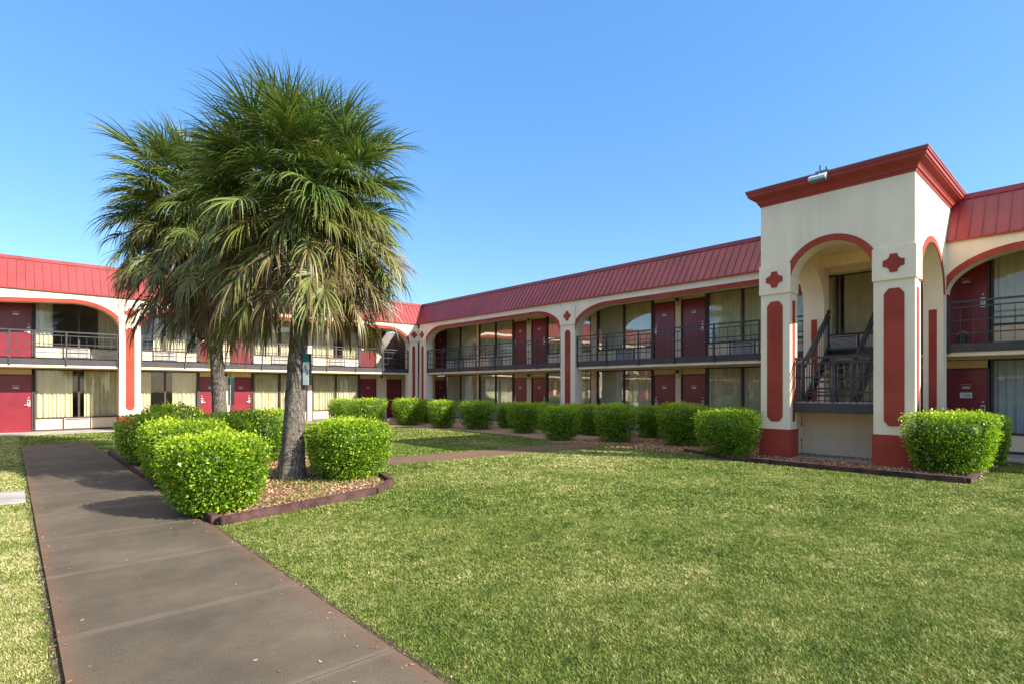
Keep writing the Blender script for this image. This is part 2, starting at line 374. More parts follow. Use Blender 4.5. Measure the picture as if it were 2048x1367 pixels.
def timber_run(pts, z1, label, w=.10):
    r = empty('timber_edging', (pts[0][0], pts[0][1], 0), label, 'timber edging')
    for (a, b) in zip(pts[:-1], pts[1:]):
        L = math.hypot(b[0] - a[0], b[1] - a[1]); n = max(1, round(L / 2.1))
        for k in range(n):
            p = [a[i] + (b[i] - a[i]) * (k + .004) / n for i in (0, 1)]; q = [a[i] + (b[i] - a[i]) * (k + .992) / n for i in (0, 1)]
            j = random.uniform(-.008, .008)
            mb = MB().bar((p[0], p[1], z1 / 2 - .01 + j), (q[0], q[1], z1 / 2 - .01 - j), w, z1 + .02)
            mb.build('timber', 'timber', r, bevel=.008)
    return r
timber_run([(1.80, 7.06), (4.09, 7.56), (4.68, 8.10), (5.03, 9.2), (5.03, 10.3)], .10, 'brown timber edging round the lawn side of the bed under the palms')
timber_run([(1.79, 7.14), (1.79, 16.4)], .10, 'brown timber edging between the long concrete path and the palm bed')
timber_run([(12.55, 7.3), (11.90, 5.9), (11.90, 1.68), (13.6, 1.68)], .10, 'dark timber edging on the lawn side of the stair tower bed')

# ------------------------------------------------------------------ buildings
ML = lambda s, d, z: (s, 26.6 - d, z)
MR = lambda s, d, z: (17.7 - d, s, z)
def curve_pts(n, fn): return [fn(k / n) for k in range(n + 1)]
def wavy(mp, s0, s1, z0, z1, d, name, mat, parent, ph=0.):
    n = max(8, int((s1 - s0) / .014)); mb = MB(mp); rz = 3
    for j in range(rz + 1):
        z = z0 + (z1 - z0) * j / rz; q = 1 - .25 * j / rz
        for k in range(n + 1):
            s = s0 + (s1 - s0) * k / n
            dd = d + q * (.040 * math.sin(s * 46 + ph + 1.6 * math.sin(s * 7 + ph)) + .014 * math.sin(s * 19 + 2 * ph + z * .4))
            mb.v.append(mp(s, dd, z))
    for j in range(rz):
        for k in range(n):
            a = j * (n + 1) + k; mb.f.append((a, a + 1, a + n + 2, a + n + 1))
    return mb.build(name, mat, parent, smooth=True)
def door(root, mp, s0, s1, up, lock, paper=False, plain=False):
    """lock = +1 / -1: side of the lock"""
    z0 = 2.665 if up else .035; zt = z0 + 2.04
    o = MB(mp).box(s0 + .05, s1 - .05, -.06, -.015, z0 + .012, zt).build('door', 'door', root)
    fr = MB(mp).box(s0, s0 + .045, -.08, .02, z0, zt + .03).box(s1 - .045, s1, -.08, .02, z0, zt + .03).box(s0 + .045, s1 - .045, -.08, .018, zt + .003, zt + .035)
    fr.box(s0 + .045, s1 - .045, -.08, .0, z0 - .01, z0 + .01)
    fr.build('door_frame', 'frame', o)
    if not plain:
        c = (s0 + s1) / 2; zp = z0 + 1.62
        pl = MB(mp)
        a, b_ = .085, .055
        pl.box(c - a, c + a, -.015, -.009, zp + b_ - .008, zp + b_).box(c - a, c + a, -.015, -.009, zp - b_, zp - b_ + .035).box(c - a, c - a + .007, -.015, -.009, zp - b_, zp + b_).box(c + a - .007, c + a, -.015, -.009, zp - b_, zp + b_)
        pl.box(c - .05, c + .045, -.015, -.009, zp - .012, zp + .004)
        pl.build('number_plate', 'steel', o)
        sl = s1 - .13 if lock > 0 else s0 + .13
        lk = MB(mp).box(sl - .045, sl + .045, -.015, .025, z0 + .92, z0 + 1.16).build('lock', 'steel', o, bevel=.006)
        MB(mp).box(sl - .028, sl + .028, .025, .03, z0 + 1.07, z0 + 1.12).box(sl - .02, sl + .02, .025, .029, z0 + 1.02, z0 + 1.05).build('card_slot', 'black', o)
        MB(mp).tube([(sl, .025, z0 + .975), (sl, .07, z0 + .975)], .012, 8).tube([(sl + .01 * lock, .07, z0 + .975), (sl - .12 * lock, .07, z0 + .972)], .010, 8).build('handle', 'steel', o)
        MB(mp).tube([(sl, -.015, z0 + 1.24), (sl, .006, z0 + 1.24)], .022, 10).build('deadbolt', 'steel', o)
    if paper:
        c = (s0 + s1) / 2
        MB(mp).box(c - .12, c + .12, -.015, -.011, z0 + 1.33, z0 + 1.47).build('paper_notice', 'paper', o)
        t = MB(mp)
        for k, (a, b_) in enumerate(((.08, .03), (.09, -.06), (.09, -.02))): t.box(c - a, c - b_, -.011, -.0095, z0 + 1.42 - .03 * k, z0 + 1.432 - .03 * k)
        t.build('notice_print', 'ink', o)
    zc = 4.88 if up else 2.30
    h = MB(mp).box(s0 + .045, s1 - .045, -.05, .01, zt + .037, zc)
    h.build('transom_panel', 'tan', root)
def window(root, mp, s0, s1, up, spans, ac=0, mul=None, white=False, low=False, gray=None):
    z0 = 2.665 if up else .035; zs = z0 + (.50 if not low else .55); zt = 4.87 if up else 2.31
    m_ = mul if mul is not None else (s0 + s1) / 2
    f = MB(mp)
    f.box(s0, s0 + .05, -.07, .03, z0, zt); f.box(s1 - .05, s1, -.07, .03, z0, zt)
    f.box(s0 + .05, s1 - .05, -.07, .028, zs - .05, zs); f.box(s0 + .05, s1 - .05, -.07, .028, zt - .035, zt)
    f.box(m_ - .032, m_ + .032, -.07, .026, zs, zt - .035)
    o = f.build('window', 'frame', root)
    MB(mp).box(s0 + .05, m_ - .032, -.02, -.014, zs, zt - .035).build('pane', 'glass', o)
    MB(mp).box(m_ + .032, s1 - .05, -.021, -.015, zs, zt - .035).build('pane', 'glass', o)
    for (a, b_) in spans:
        wavy(mp, s0 + .05 + (s1 - s0 - .1) * a, s0 + .05 + (s1 - s0 - .1) * b_, zs - .01, zt - .02, -.10, 'curtain', 'curtain_white' if white else 'curtain', o, random.uniform(0, 6))
    # spandrel under the sill
    c = (s0 + s1) / 2
    if ac >= 0: a0, a1 = s0 + .86, s0 + 1.62
    else: a0, a1 = s1 - 1.62, s1 - .86
    MB(mp).box(s0 + .05, a0 - .05, -.05, -.004, z0 + .06, zs - .05).build('spandrel_panel', 'wallcream', root)
    if s1 - a1 > .2: MB(mp).box(a1 + .05, s1 - .05, -.05, -.004, z0 + .06, zs - .05).build('spandrel_panel', 'wallcream', root)
    fr = MB(mp).box(a0 - .05, a0, -.05, .02, z0, zs - .05).box(a1, a1 + .05, -.05, .02, z0, zs - .05)
    for q0, q1 in ((s0 + .05, a0 - .05), (a0, a1), (a1 + .05, s1 - .05)): fr.box(q0, q1, -.05, .018, z0, z0 + .06)
    fr.build('spandrel_frame', 'frame', root)
    u = MB(mp).box(a0, a1, -.05, .015, z0 + .065, zs - .055)
    a = u.build('air_conditioner', 'acgrille', root)
    lv = MB(mp); nz = 9
    for k in range(nz):
        zz = z0 + .085 + k * (zs - .15 - z0 - .03) / nz
        lv.box(a0 + .03, a1 - .03, .015, .035, zz, zz + .016)
    lv.build('louvre', 'acgrille', a)
    bk = MB(mp).box(a0 + .03, a1 - .03, .0151, .0165, z0 + .08, zs - .07).build('grille_back', 'frame', a)
def wall_lamp(mp, s, z, label):
    x, y, _ = mp(s, 0, z)
    r = empty('wall_lamp', mp(s, .03, z), label, 'wall lamp', 'wall lamps beside the room doors')
    MB(mp).box(s - .045, s + .045, .032, .10, z + .02, z + .12).box(s - .07, s + .07, .032, .16, z + .12, z + .14).build('lamp_bracket', 'rail', r)
    MB(mp).tube([(s, .095, z + .02), (s, .095, z - .04), (s, .095, z - .12), (s, .095, z - .14)], [.05, .062, .05, .02], 12).build('lamp_glass', 'lampglass', r, smooth=True)

OT, BW, SPR = 4.65, .14, 3.80      # opening top, trim band width, spring height
def arcade(root, mp, df, dt, s0, s1, hr0=1.45, hr1=1.45, ztop=5.02):
    """bay wall between piers with rounded ends + its coloured trim"""
    n = 16; vr = OT - SPR
    inner = [(s0, SPR)]
    if hr0: inner += [(s0 + hr0 * (1 - math.cos(t)), SPR + vr * math.sin(t)) for t in [PI / 2 * k / n for k in range(1, n + 1)]]
    if hr1: inner += [(s1 - hr1 * (1 - math.cos(t)), SPR + vr * math.sin(t)) for t in [PI / 2 * k / n for k in range(n, 0, -1)]]
    inner += [(s1, SPR)]
    poly = inner + [(s1, ztop), (s0, ztop)]
    MB(mp).prism(poly, lambda p, k: (p[0], df - dt * k, p[1])).build('arch_wall', 'cream', root)
    # trim band: offset outward (upwards)
    outer = []
    for i, p in enumerate(inner):
        a = inner[max(i - 1, 0)]; b = inner[min(i + 1, len(inner) - 1)]
        t = Vector((b[0] - a[0], b[1] - a[1])).normalized(); nn = Vector((-t.y, t.x))
        q = (p[0] + nn.x * BW, p[1] + nn.y * BW)
        outer.append((min(max(q[0], s0 + .001), s1 - .001), q[1]))
    mb = MB(mp); m = len(inner)
    for k in (0, 1):
        for p in inner: mb.v.append(mp(p[0], df + .015 * (1 - k), p[1] - .0))
    for k in (0, 1):
        for p in outer: mb.v.append(mp(p[0], df + .015 * (1 - k), p[1]))
    for i in range(m - 1):
        mb.f += [(i, i + 1, 2 * m + i + 1, 2 * m + i), (2 * m + i, 2 * m + i + 1, 3 * m + i + 1, 3 * m + i), (i + 1, i, m + i, m + i + 1)]
    mb.build('arch_trim', 'redtrim', root)
def cross_poly(cx, cz, r):
    a, b = r * .42, r * .62; P = []
    base = [(r, a), (b, a), (a * 1.0, b), (a, r)]
    for k in range(4):
        c, s = round(math.cos(k * PI / 2)), round(math.sin(k * PI / 2))
        for (x, z) in [(r, -a * .8), (r, a * .8), (b * 1.05, a), (a, b * 1.05)]:
            P.append((cx + x * c - z * s, cz + x * s + z * c))
    return P
def panel_poly(c, hw, z0, z1, ch):
    a = ch * .62; b = ch * .80
    return [(c - hw, z0 + b), (c - hw + a * .42, z0 + b * .42 + .012), (c - hw + a, z0), (c + hw - a, z0), (c + hw - a * .42, z0 + b * .42 + .012), (c + hw, z0 + b),
            (c + hw, z1 - b), (c + hw - a * .42, z1 - b * .42 - .012), (c + hw - a, z1), (c - hw + a, z1), (c - hw + a * .42, z1 - b * .42 - .012), (c - hw, z1 - b)]
def pier(root, mp, df, s0, s1, ztop=5.02, cap=(4.09, 4.78), base=.58, depth=.42, pw=.14, panel=(.78, 3.88)):
    c = (s0 + s1) / 2
    o = MB(mp).box(s0 + .03, s1 - .03, df - depth, df, 0, ztop).build('pier', 'cream', root)
    MB(mp).box(s0, s1, df - depth - .02, df + .035, cap[0], cap[1]).build('capital', 'cream', o, bevel=.006)
    MB(mp).box(s0 + .0, s1 - .0, df - depth - .01, df + .03, 0.0, base).build('pier_base', 'redtrim', o, bevel=.006)
    MB(mp).prism(panel_poly(c, pw, panel[0], panel[1], .12), lambda p, k: (p[0], df + .014 * (1 - k), p[1])).build('pier_panel', 'redtrim', o)
    zc = (cap[0] + cap[1]) / 2
    MB(mp).prism(cross_poly(c, zc, .185), lambda p, k: (p[0], df + .035 + .014 * (1 - k), p[1])).build('cross_emblem', 'redtrim', o)
    return o
def railing(root, mp, d, s0, s1, zf=2.64, posts=None, name='railing'):
    mb = MB(mp)
    for z, w in ((zf + .96, .045), (zf + .83, .03), (zf + .53, .028), (zf + .23, .028)):
        mb.box(s0, s1, d - w / 2, d + w / 2, z - w / 2, z + w / 2)
    n = round((s1 - s0) / .24)
    for k in range(1, n):
        s = s0 + (s1 - s0) * k / n
        mb.box(s - .006, s + .006, d - .006, d + .006, zf + .01, zf + .83)
    o = mb.build(name, 'rail', root)
    n = max(1, round((s1 - s0) / 1.45)) if posts is None else posts
    for k in range(n + 1):
        s = s0 + .03 + (s1 - s0 - .06) * k / n
        MB(mp).box(s - .025, s + .025, d + .018, d + .055, zf - .22, zf + .97).build('railing_post', 'rail', o)
    return o
def roof(root, mp, df, s0, s1, top=6.15, ex=0.):
    e, t = df + .06, df - .70
    body = [(e, 5.035), (e, 5.005), (df - .1, 5.0), (-6, 5.0), (-6, top), (t, top)]
    o = MB(mp).prism(body, lambda p, k: (s0 + (s1 - s0) * k, p[0], p[1])).build('roof', 'roof', root)
    rb = MB(mp); n = int((s1 - s0) / .232)
    L = math.hypot(e - t, top - 5.035); nd, nz = (top - 5.035) / L, (e - t) / L
    for k in range(n + 1):
        s = s0 + k * .232
        P = [(e - .004, 5.04), (e + nd * .022, 5.04 + nz * .022), (t + nd * .022, top + nz * .022), (t, top)]
        rb.prism(P, lambda p, kk: (s - .008 + .016 * kk, p[0], p[1]))
    rb.build('standing_seam', 'roof', o)
    MB(mp).box(s0, s1, t - .12, t + .035, top + .001, top + .07).box(s0, s1, t + .035, t + .06, top - .05, top + .068).build('roof_cap', 'roof', o)
    MB(mp).box(s0, s1, e - .01, e + .015, 4.985, 5.03).build('drip_edge', 'cornice', o)
def slab(root, mp, df, s0, s1, ins=.12):
    o = MB(mp).box(s0, s1, .002, df - ins, 2.35, 2.44).build('balcony_soffit', 'wallcream', root)
    MB(mp).box(s0, s1, .001, df - ins + .02, 2.441, 2.64).build('balcony_slab', 'fascia', root)

# ---- left wing
LW = empty('motel_wing', (3.4, 26, 0), 'sunlit two storey motel wing with red metal roof behind the palms', 'motel building')
DL = 1.4
for up in (0, 1):
    sp = {0: ((0, .42), (.56, 1)), 1: ((0, .19), (.73, 1))}[up]
    # modules towards -s, outside the picture but seen in reflections
    for base in (-7.75,):
        window(LW, ML, base + 0.0, base + 2.6, up, ((0, 1),)); door(LW, ML, base + 2.65, base + 3.6, up, 1)
        window(LW, ML, base - 2.9, base - .25, up, ((0, .4), (.6, 1)))
    door(LW, ML, -4.05, -3.1, up, -1); window(LW, ML, -3.05, -.42, up, ((0, 1),)) if False else None
    window(LW, ML, -3.05, -1.5, up, ((0, 1),))
    door(LW, ML, -.33, .62, up, 1)
    window(LW, ML, .64, 3.25, up, sp, 1, 1.93)
    window(LW, ML, 3.50, 5.98, up, ((0, .30), (.62, 1)) if not up else ((.34, .84),), -1, 4.75)
    door(LW, ML, 5.99, 6.90, up, -1)
    door(LW, ML, 7.22, 8.17, up, 1)
    window(LW, ML, 8.19, 10.72, up, ((0, .47), (.5, 1)), 1, 9.42)
    window(LW, ML, 10.95, 13.48, up, ((0, .48), (.52, 1)) if not up else ((0, .47), (.66, 1)), -1, 12.2)
    door(LW, ML, 13.49, 14.44, up, -1)
door(LW, ML, 15.05, 15.98, 0, 1, plain=True)
w = MB(ML)
for (a, b) in ((-11, -10.66), (-8.0, -7.75), (-4.15, -4.06), (-1.5, -.34), (3.26, 3.49), (6.91, 7.21), (10.73, 10.94)):
    w.box(a, b, -.12, .035, .03, 2.34); w.box(a, b, -.12, .035, 2.645, 4.9)
w.box(14.45, 14.75, -.3, .035, 2.645, 4.9).box(14.45, 15.04, -.12, .035, .03, 2.34).box(15.99, 17.6, -.12, .035, .03, 2.34)
w.box(-11, 14.44, -.12, -.002, 2.32, 2.66).box(14.44, 17.6, -.12, .0, 2.343, 2.66)
w.box(-11, 14.44, -.12, .012, 4.88, 4.99)
w.box(15.04, 15.99, -.12, .01, 2.31, 2.342)
w.build('wall', 'wallcream', LW)
MB(ML).box(-11, 18, -6, -5.8, 0, 5).box(-11.2, -11.0, -6, .03, 0, 5).build('rear_wall', 'cream', LW)
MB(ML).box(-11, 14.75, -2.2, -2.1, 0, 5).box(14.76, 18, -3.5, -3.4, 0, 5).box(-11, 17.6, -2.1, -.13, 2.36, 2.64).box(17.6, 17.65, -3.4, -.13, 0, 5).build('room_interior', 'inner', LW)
MB(ML).box(-11, 16.9, -.0, DL - .42, 4.90, 4.995).build('gallery_ceiling', 'wallcream', LW)
slab(LW, ML, DL, -11, 16.2)
arcade(LW, ML, DL, .38, -11, 3.03, 0, 1.35)
arcade(LW, ML, DL, .38, 3.70, 15.63, 1.35, 1.35)
pier(LW, ML, DL, 3.0, 3.73)
pier(LW, ML, DL, 15.60, 16.18, pw=.085)
pier(LW, ML, DL, -11.4, -10.7)
railing(LW, ML, DL - .12, -10.6, 3.02); railing(LW, ML, DL - .12, 3.71, 15.62)
roof(LW, ML, DL, -11.2, 17.0)

# ---- right wing
RW = empty('motel_wing', (17, 12, 0), 'shaded two storey motel wing with long red roof and stair tower in front', 'motel building')
DR = 1.5
for up in (0, 1):
    door(RW, MR, 24.86, 25.8, up, -1)
    window(RW, MR, 22.08, 24.84, up, ((0, 1),), -1, 23.5)
    window(RW, MR, 19.32, 21.9, up, ((0, 1),), 1, 20.61)
    door(RW, MR, 18.37, 19.30, up, 1); door(RW, MR, 17.12, 18.06, up, -1)
    window(RW, MR, 14.55, 17.10, up, ((0, 1),), -1, 15.8)
    window(RW, MR, 11.62, 14.25, up, ((0, 1),) if up else ((0, .42), (.55, 1)), 1, 12.92)
    door(RW, MR, 10.66, 11.60, up, 1); door(RW, MR, 9.48, 10.43, up, -1)
    window(RW, MR, 6.92, 9.46, up, ((0, 1),), -1, 8.21)
    window(RW, MR, 4.05, 6.62, up, ((0, .47), (.52, 1)), 1, 5.43)
    door(RW, MR, 3.08, 4.03, up, 1); door(RW, MR, 2.06, 2.98, up, -1, paper=not up)
    window(RW, MR, -.55, 2.04, up, ((0, .3), (.75, 1)) if up else ((0, 1),), -1, .4, white=not up)
    window(RW, MR, -3.0, -.75, up, ((0, 1),))
w = MB(MR)
for (a, b) in ((25.81, 26.59), (21.91, 22.07), (18.07, 18.36), (14.26, 14.54), (10.44, 10.65), (6.63, 6.91), (2.985, 3.075), (-.74, -.56)):
    w.box(a, b, -.12, .035, .03, 2.34); w.box(a, b, -.12, .035, 2.645, 4.9)
w.box(-3.2, 26.59, -.12, -.002, 2.32, 2.66).box(-3.2, 26.59, -.12, .012, 4.88, 4.99)
w.build('wall', 'wallcream', RW)
MB(MR).box(-3.2, 32, -6, -5.8, 0, 5).box(-3.2, -3.0, -5.8, DR, 0, 5).build('rear_wall', 'cream', RW)
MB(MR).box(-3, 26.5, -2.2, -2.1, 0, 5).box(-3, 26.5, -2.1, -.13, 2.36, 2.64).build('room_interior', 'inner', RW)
MB(MR).box(-3, 25.1, .0, DR - .42, 4.905, 4.995).build('gallery_ceiling', 'wallcream', RW)
slab(RW, MR, DR, -3, 26.5)
arcade(RW, MR, DR, .38, 14.92, 24.50, 1.45, 1.35)
arcade(RW, MR, DR, .38, 5.62, 14.13, 1.45, 1.6)
arcade(RW, MR, DR, .38, -3.0, 2.66, 0, 1.5)
pier(RW, MR, DR, 24.47, 25.16, pw=.09)
pier(RW, MR, DR, 14.10, 14.92)
railing(RW, MR, DR - .12, 14.93, 24.50); railing(RW, MR, DR - .12, 5.62, 14.12); railing(RW, MR, DR - .12, -3, 2.66)
roof(RW, MR, DR, -3.3, 26.3, 6.153)
MB(MR).box(3.04, 5.16, DR - .38, DR - .02, 4.66, 5.0).build('stair_beam', 'wallcream', RW)

wall_lamp(MR, 10.55, 4.66, 'upper wall lamp between the two balcony doors left of the stair tower')
wall_lamp(MR, 10.55, 2.13, 'lower wall lamp between the two ground floor doors left of the stair tower')
wall_lamp(MR, 18.21, 4.66, 'upper wall lamp between the paired doors near the middle of the shaded wing')
wall_lamp(MR, 18.21, 2.13, 'lower wall lamp between the paired doors near the middle of the shaded wing')
wall_lamp(ML, 14.72, 2.16, 'wall lamp on cream wall between the two ground floor doors by the corner')
wall_lamp(ML, 7.06, 2.13, 'wall lamp beside the rear palm trunk between two red ground floor doors')
wall_lamp(MR, 26.2, 2.13, 'wall lamp in the dark inner corner of the shaded wing')

# ---- wing on the far side of the courtyard (seen mirrored in the window glass)
MW = lambda s, d, z: (-17.5 + d, s, z)
WW = empty('motel_wing', (-18, 8, 0), 'opposite motel wing with cream arcade, mirrored in the shaded windows', 'motel building')
for up in (0, 1):
    for k in range(5):
        b0 = -8.0 + k * 7.4
        window(WW, MW, b0, b0 + 2.55, up, ((0, 1),)); window(WW, MW, b0 + 4.8, b0 + 7.3, up, ((0, 1),))
        door(WW, MW, b0 + 2.6, b0 + 3.5, up, 1); door(WW, MW, b0 + 3.85, b0 + 4.75, up, -1)
w = MB(MW)
for k in range(5):
    b0 = -8.0 + k * 7.4
    for (z0, z1) in ((.03, 2.34), (2.645, 4.9)): w.box(b0 + 3.51, b0 + 3.84, -.12, .035, z0, z1).box(b0 - .1, b0 - .005, -.12, .035, z0, z1)
w.box(-8.2, 29.2, -.12, -.002, 2.32, 2.66).box(-8.2, 29.2, -.12, .012, 4.88, 4.99)
w.build('wall', 'wallcream', WW)
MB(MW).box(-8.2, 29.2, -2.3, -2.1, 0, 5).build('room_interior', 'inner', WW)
MB(MW).box(-8.2, 29.2, .0, 1.08, 4.905, 4.995).build('gallery_ceiling', 'wallcream', WW)
slab(WW, MW, 1.5, -8.2, 29.2)
for (a, b) in ((-8.2, .8), (1.5, 11.0), (11.7, 21.2), (21.9, 29.2)): arcade(WW, MW, 1.5, .38, a, b); railing(WW, MW, 1.38, a, b)
for a in (.78, 10.98, 21.18): pier(WW, MW, 1.5, a, a + .74)
roof(WW, MW, 1.5, -8.4, 29.3, 6.15)

# pail on the upper gallery
r = empty('pail', (16.55, 2.4, 2.64), 'small dark pail on the balcony floor behind the railing right of tower', 'pail')
MB().tube([(16.6, 2.42, 2.642), (16.6, 2.42, 2.66), (16.6, 2.42, 2.84), (16.6, 2.42, 2.85)], [.075, .078, .10, .105], 14).build('pail_body', 'pot', r, smooth=True)
MB().tube([(16.6, 2.42 + .1 * math.cos(t), 2.85 + .09 * math.sin(t)) for t in [PI * k / 8 for k in range(9)]], .005, 6).build('handle', 'steel', r)

# ---- stair tower
TW = empty('stair_tower', (14.7, 4.2, 0), 'cream stair tower with red cornice and tall round arch facing the lawn', 'tower')
U0, V0, V1, TT = 13.2, 2.66, 5.68, 5.92
def arch_prof(a0, a1, spring, crown, n=28):
    c, hr, vr = (a0 + a1) / 2, (a1 - a0) / 2, crown - spring
    return [(c - hr * math.cos(PI * k / n), spring + vr * math.sin(PI * k / n)) for k in range(n + 1)]
def arch_wall(fn, a0, a1, o0, o1, spring, crown, ztop, name, thick_fn):
    arc = arch_prof(o0, o1, spring, crown)
    poly = [(a0, 0), (o0, 0)] + arc + [(o1, 0), (a1, 0), (a1, ztop), (a0, ztop)]
    return MB().prism(poly, thick_fn).build(name, 'cream', TW)
def arch_band(o0, o1, spring, crown, bw, fn, a_min, a_max):
    arc = arch_prof(o0, o1, spring, crown); out = arch_prof(o0 - bw, o1 + bw, spring, crown + bw)
    mb = MB(); m = len(arc)
    P0 = arc; P1 = [(min(max(p[0], a_min), a_max), p[1]) for p in out]
    for k in (0, 1):
        for p in P0: mb.v.append(fn(p, k))
    for k in (0, 1):
        for p in P1: mb.v.append(fn(p, k))
    for i in range(m - 1):
        mb.f += [(i, i + 1, 2 * m + i + 1, 2 * m + i), (2 * m + i, 2 * m + i + 1, 3 * m + i + 1, 3 * m + i), (i + 1, i, m + i, m + i + 1)]
    mb.f += [(0, 2 * m, 3 * m, m), (m - 1, 2 * m - 1, 4 * m - 1, 3 * m - 1)]
    mb.build('arch_trim', 'redtrim', TW)
arch_wall(None, V0, V1, 3.37, 5.02, 3.97, 4.80, TT, 'front_wall', lambda p, k: (U0 + .42 * k, p[0], p[1]))
arch_wall(None, U0 + .42, 16.20, 13.66, 15.85, 3.75, 4.74, TT, 'side_wall', lambda p, k: (p[0], V0 + .38 * k, p[1]))
arch_wall(None, U0 + .42, 16.20, 13.66, 15.85, 3.75, 4.74, TT, 'side_wall', lambda p, k: (p[0], 5.17 + (V1 - 5.17) * k, p[1]))
arch_band(3.37, 5.02, 3.97, 4.80, .145, lambda p, k: (U0 - .016 + .016 * k, p[0], p[1]), 3.2, 5.2)
arch_band(13.66, 15.85, 3.75, 4.74, .13, lambda p, k: (p[0], V0 - .016 + .016 * k, p[1]), 13.5, 16.0)
MB().box(U0 + .42, 16.18, V0 + .38, 5.17, 4.98, 5.06).build('ceiling', 'wallcream', TW)
MB().box(16.2, 17.2, V0, V1, 5.04, TT).box(13.7, 16.2, V0 + .39, 5.16, 5.07, TT - .01).build('upper_wall', 'cream', TW)
MB().box(15.5, 15.85, 3.04, 5.17, 4.70, 4.978).build('ceiling_beam', 'wallcream', TW)
for (a, b, zc0, zc1) in ((V0 - .03, 3.39, 3.79, 4.46), (5.0, V1 + .03, 3.79, 4.46)):
    c = (a + b) / 2
    MB().box(U0 - .035, U0 + .45, a, b, zc0, zc1).build('capital', 'cream', TW, bevel=.006)
    MB().box(U0 - .03, U0 + .45, a, b, .0, .66).build('pier_base', 'redtrim', TW, bevel=.006)
    MB().prism(panel_poly(c, .175, .84, 3.62, .14), lambda p, k: (U0 - .014 * (1 - k), p[0], p[1])).build('pier_panel', 'redtrim', TW)
    MB().prism(cross_poly(c, (zc0 + zc1) / 2, .185), lambda p, k: (U0 - .035 - .014 * (1 - k), p[0], p[1])).build('cross_emblem', 'redtrim', TW)
# narrow panels on the inner faces and on the rear piers
MB().box(13.34, 13.48, 5.008, 5.02, .84, 3.62).build('jamb_panel', 'redtrim', TW)
MB().box(13.34, 13.48, V0 - .012, V0 + .001, .84, 3.62).build('jamb_panel', 'redtrim', TW)
MB().box(15.838, 15.85, 2.78, 2.93, .84, 3.42).build('jamb_panel', 'redtrim', TW)
MB().box(15.838, 15.85, 5.34, 5.48, .84, 3.42).build('jamb_panel', 'redtrim', TW)
# cornice
lv = [(5.88, .015), (5.935, .03), (5.945, .055), (5.985, .065), (6.03, .10), (6.075, .165), (6.09, .195), (6.105, .20), (6.12, .225), (6.185, .23), (6.19, .25), (6.235, .255)]
mb = MB()
for z, p in lv:
    for x, y in ((U0 - p, V0 - p), (17.25, V0 - p), (17.25, V1 + p), (U0 - p, V1 + p)): mb.v.append((x, y, z))
for k in range(len(lv) - 1):
    for j in range(4): mb.f.append((4 * k + j, 4 * k + (j + 1) % 4, 4 * k + 4 + (j + 1) % 4, 4 * k + 4 + j))
mb.f.append((3, 2, 1, 0)); e = 4 * (len(lv) - 1); mb.f.append((e, e + 1, e + 2, e + 3)); mb.build('cornice', 'cornice', TW)
MB().box(U0 - .265, 17.26, V0 - .265, V1 + .265, 6.237, 6.262).build('roof_cap', 'roofgrey', TW)

# floodlight clamped on the cornice
vF = 4.32
fl = empty('floodlight', (U0 - .3, vF, 6.25), 'small white floodlight tray clamped on the red cornice of the tower', 'floodlight')
MB().prism([(-.30, 6.06), (-.42, 6.08), (-.44, 6.13), (-.30, 6.22), (-.27, 6.22)], lambda p, k: (U0 + p[0], vF - .17 + .34 * k, p[1])).build('lamp_housing', 'lampbody', fl, bevel=.004)
MB().box(U0 - .425, U0 - .31, vF - .15, vF + .15, 6.045, 6.06).build('lamp_glass', 'bluesteel', fl)
MB().bar((U0 - .24, vF - .02, 6.262), (U0 - .24, vF - .02, 6.42), .03).bar((U0 - .24, vF - .14, 6.262), (U0 - .24, vF - .14, 6.36), .028).bar((U0 - .36, vF - .02, 6.18), (U0 - .24, vF - .02, 6.30), .025).bar((U0 - .24, vF - .18, 6.28), (U0 - .24, vF + .08, 6.28), .03).build('bracket', 'bluesteel', fl)

# ---- staircase inside the tower
ST = empty('staircase', (14.6, 4.2, .03), 'dark metal staircase with mid landing inside the arched tower', 'staircase')
MB().box(13.66, 14.36, 3.06, 5.15, 1.20, 1.285).box(13.44, 13.66, 3.40, 4.99, 1.20, 1.285).build('landing', 'concrete', ST)
MB().box(13.40, 13.46, 3.375, 5.015, 1.055, 1.27).build('landing_beam', 'fascia', ST)
MB().box(14.30, 14.42, 3.06, 5.15, .03, 1.19).build('landing_wall', 'wallcream', ST)
MB().box(13.625, 14.298, 5.18, 5.30, .03, 1.19).build('landing_wall', 'wallcream', ST)
for v in (3.02, 5.22):
    mb = MB()
    for z, w_ in ((2.30, .045), (2.17, .035), (1.86, .035), (1.52, .035)): mb.box(13.66, 14.34, v - w_ / 2, v + w_ / 2, z - w_ / 2, z + w_ / 2)
    for k in range(0, 6): mb.box(13.68 + k * .126, 13.70 + k * .126, v - .01, v + .01, 1.24, 2.17)
    mb.build('landing_railing', 'rail', ST)
n = 8
for k in range(n):
    u = 14.40 + k * 1.72 / n; z = 1.285 + (k + 1) * 1.36 / n
    MB().box(u, u + .24, 4.08, 5.10, z - .045, z).build('tread', 'fascia', ST)
    u = 14.40 + k * 1.60 / n; z = 1.285 - (k + 1) * 1.255 / (n + 1)
    if k < n: MB().box(u, u + .22, 3.12, 3.92, z - .045, z).build('tread', 'fascia', ST)
for v in (4.04, 5.13): MB().bar((14.36, v, 1.18), (16.18, v, 2.60), .05, .24).build('stringer', 'rail', ST)
for v in (3.08, 3.96): MB().bar((14.36, v, 1.16), (16.0, v, .10), .05, .24).build('stringer', 'rail', ST)
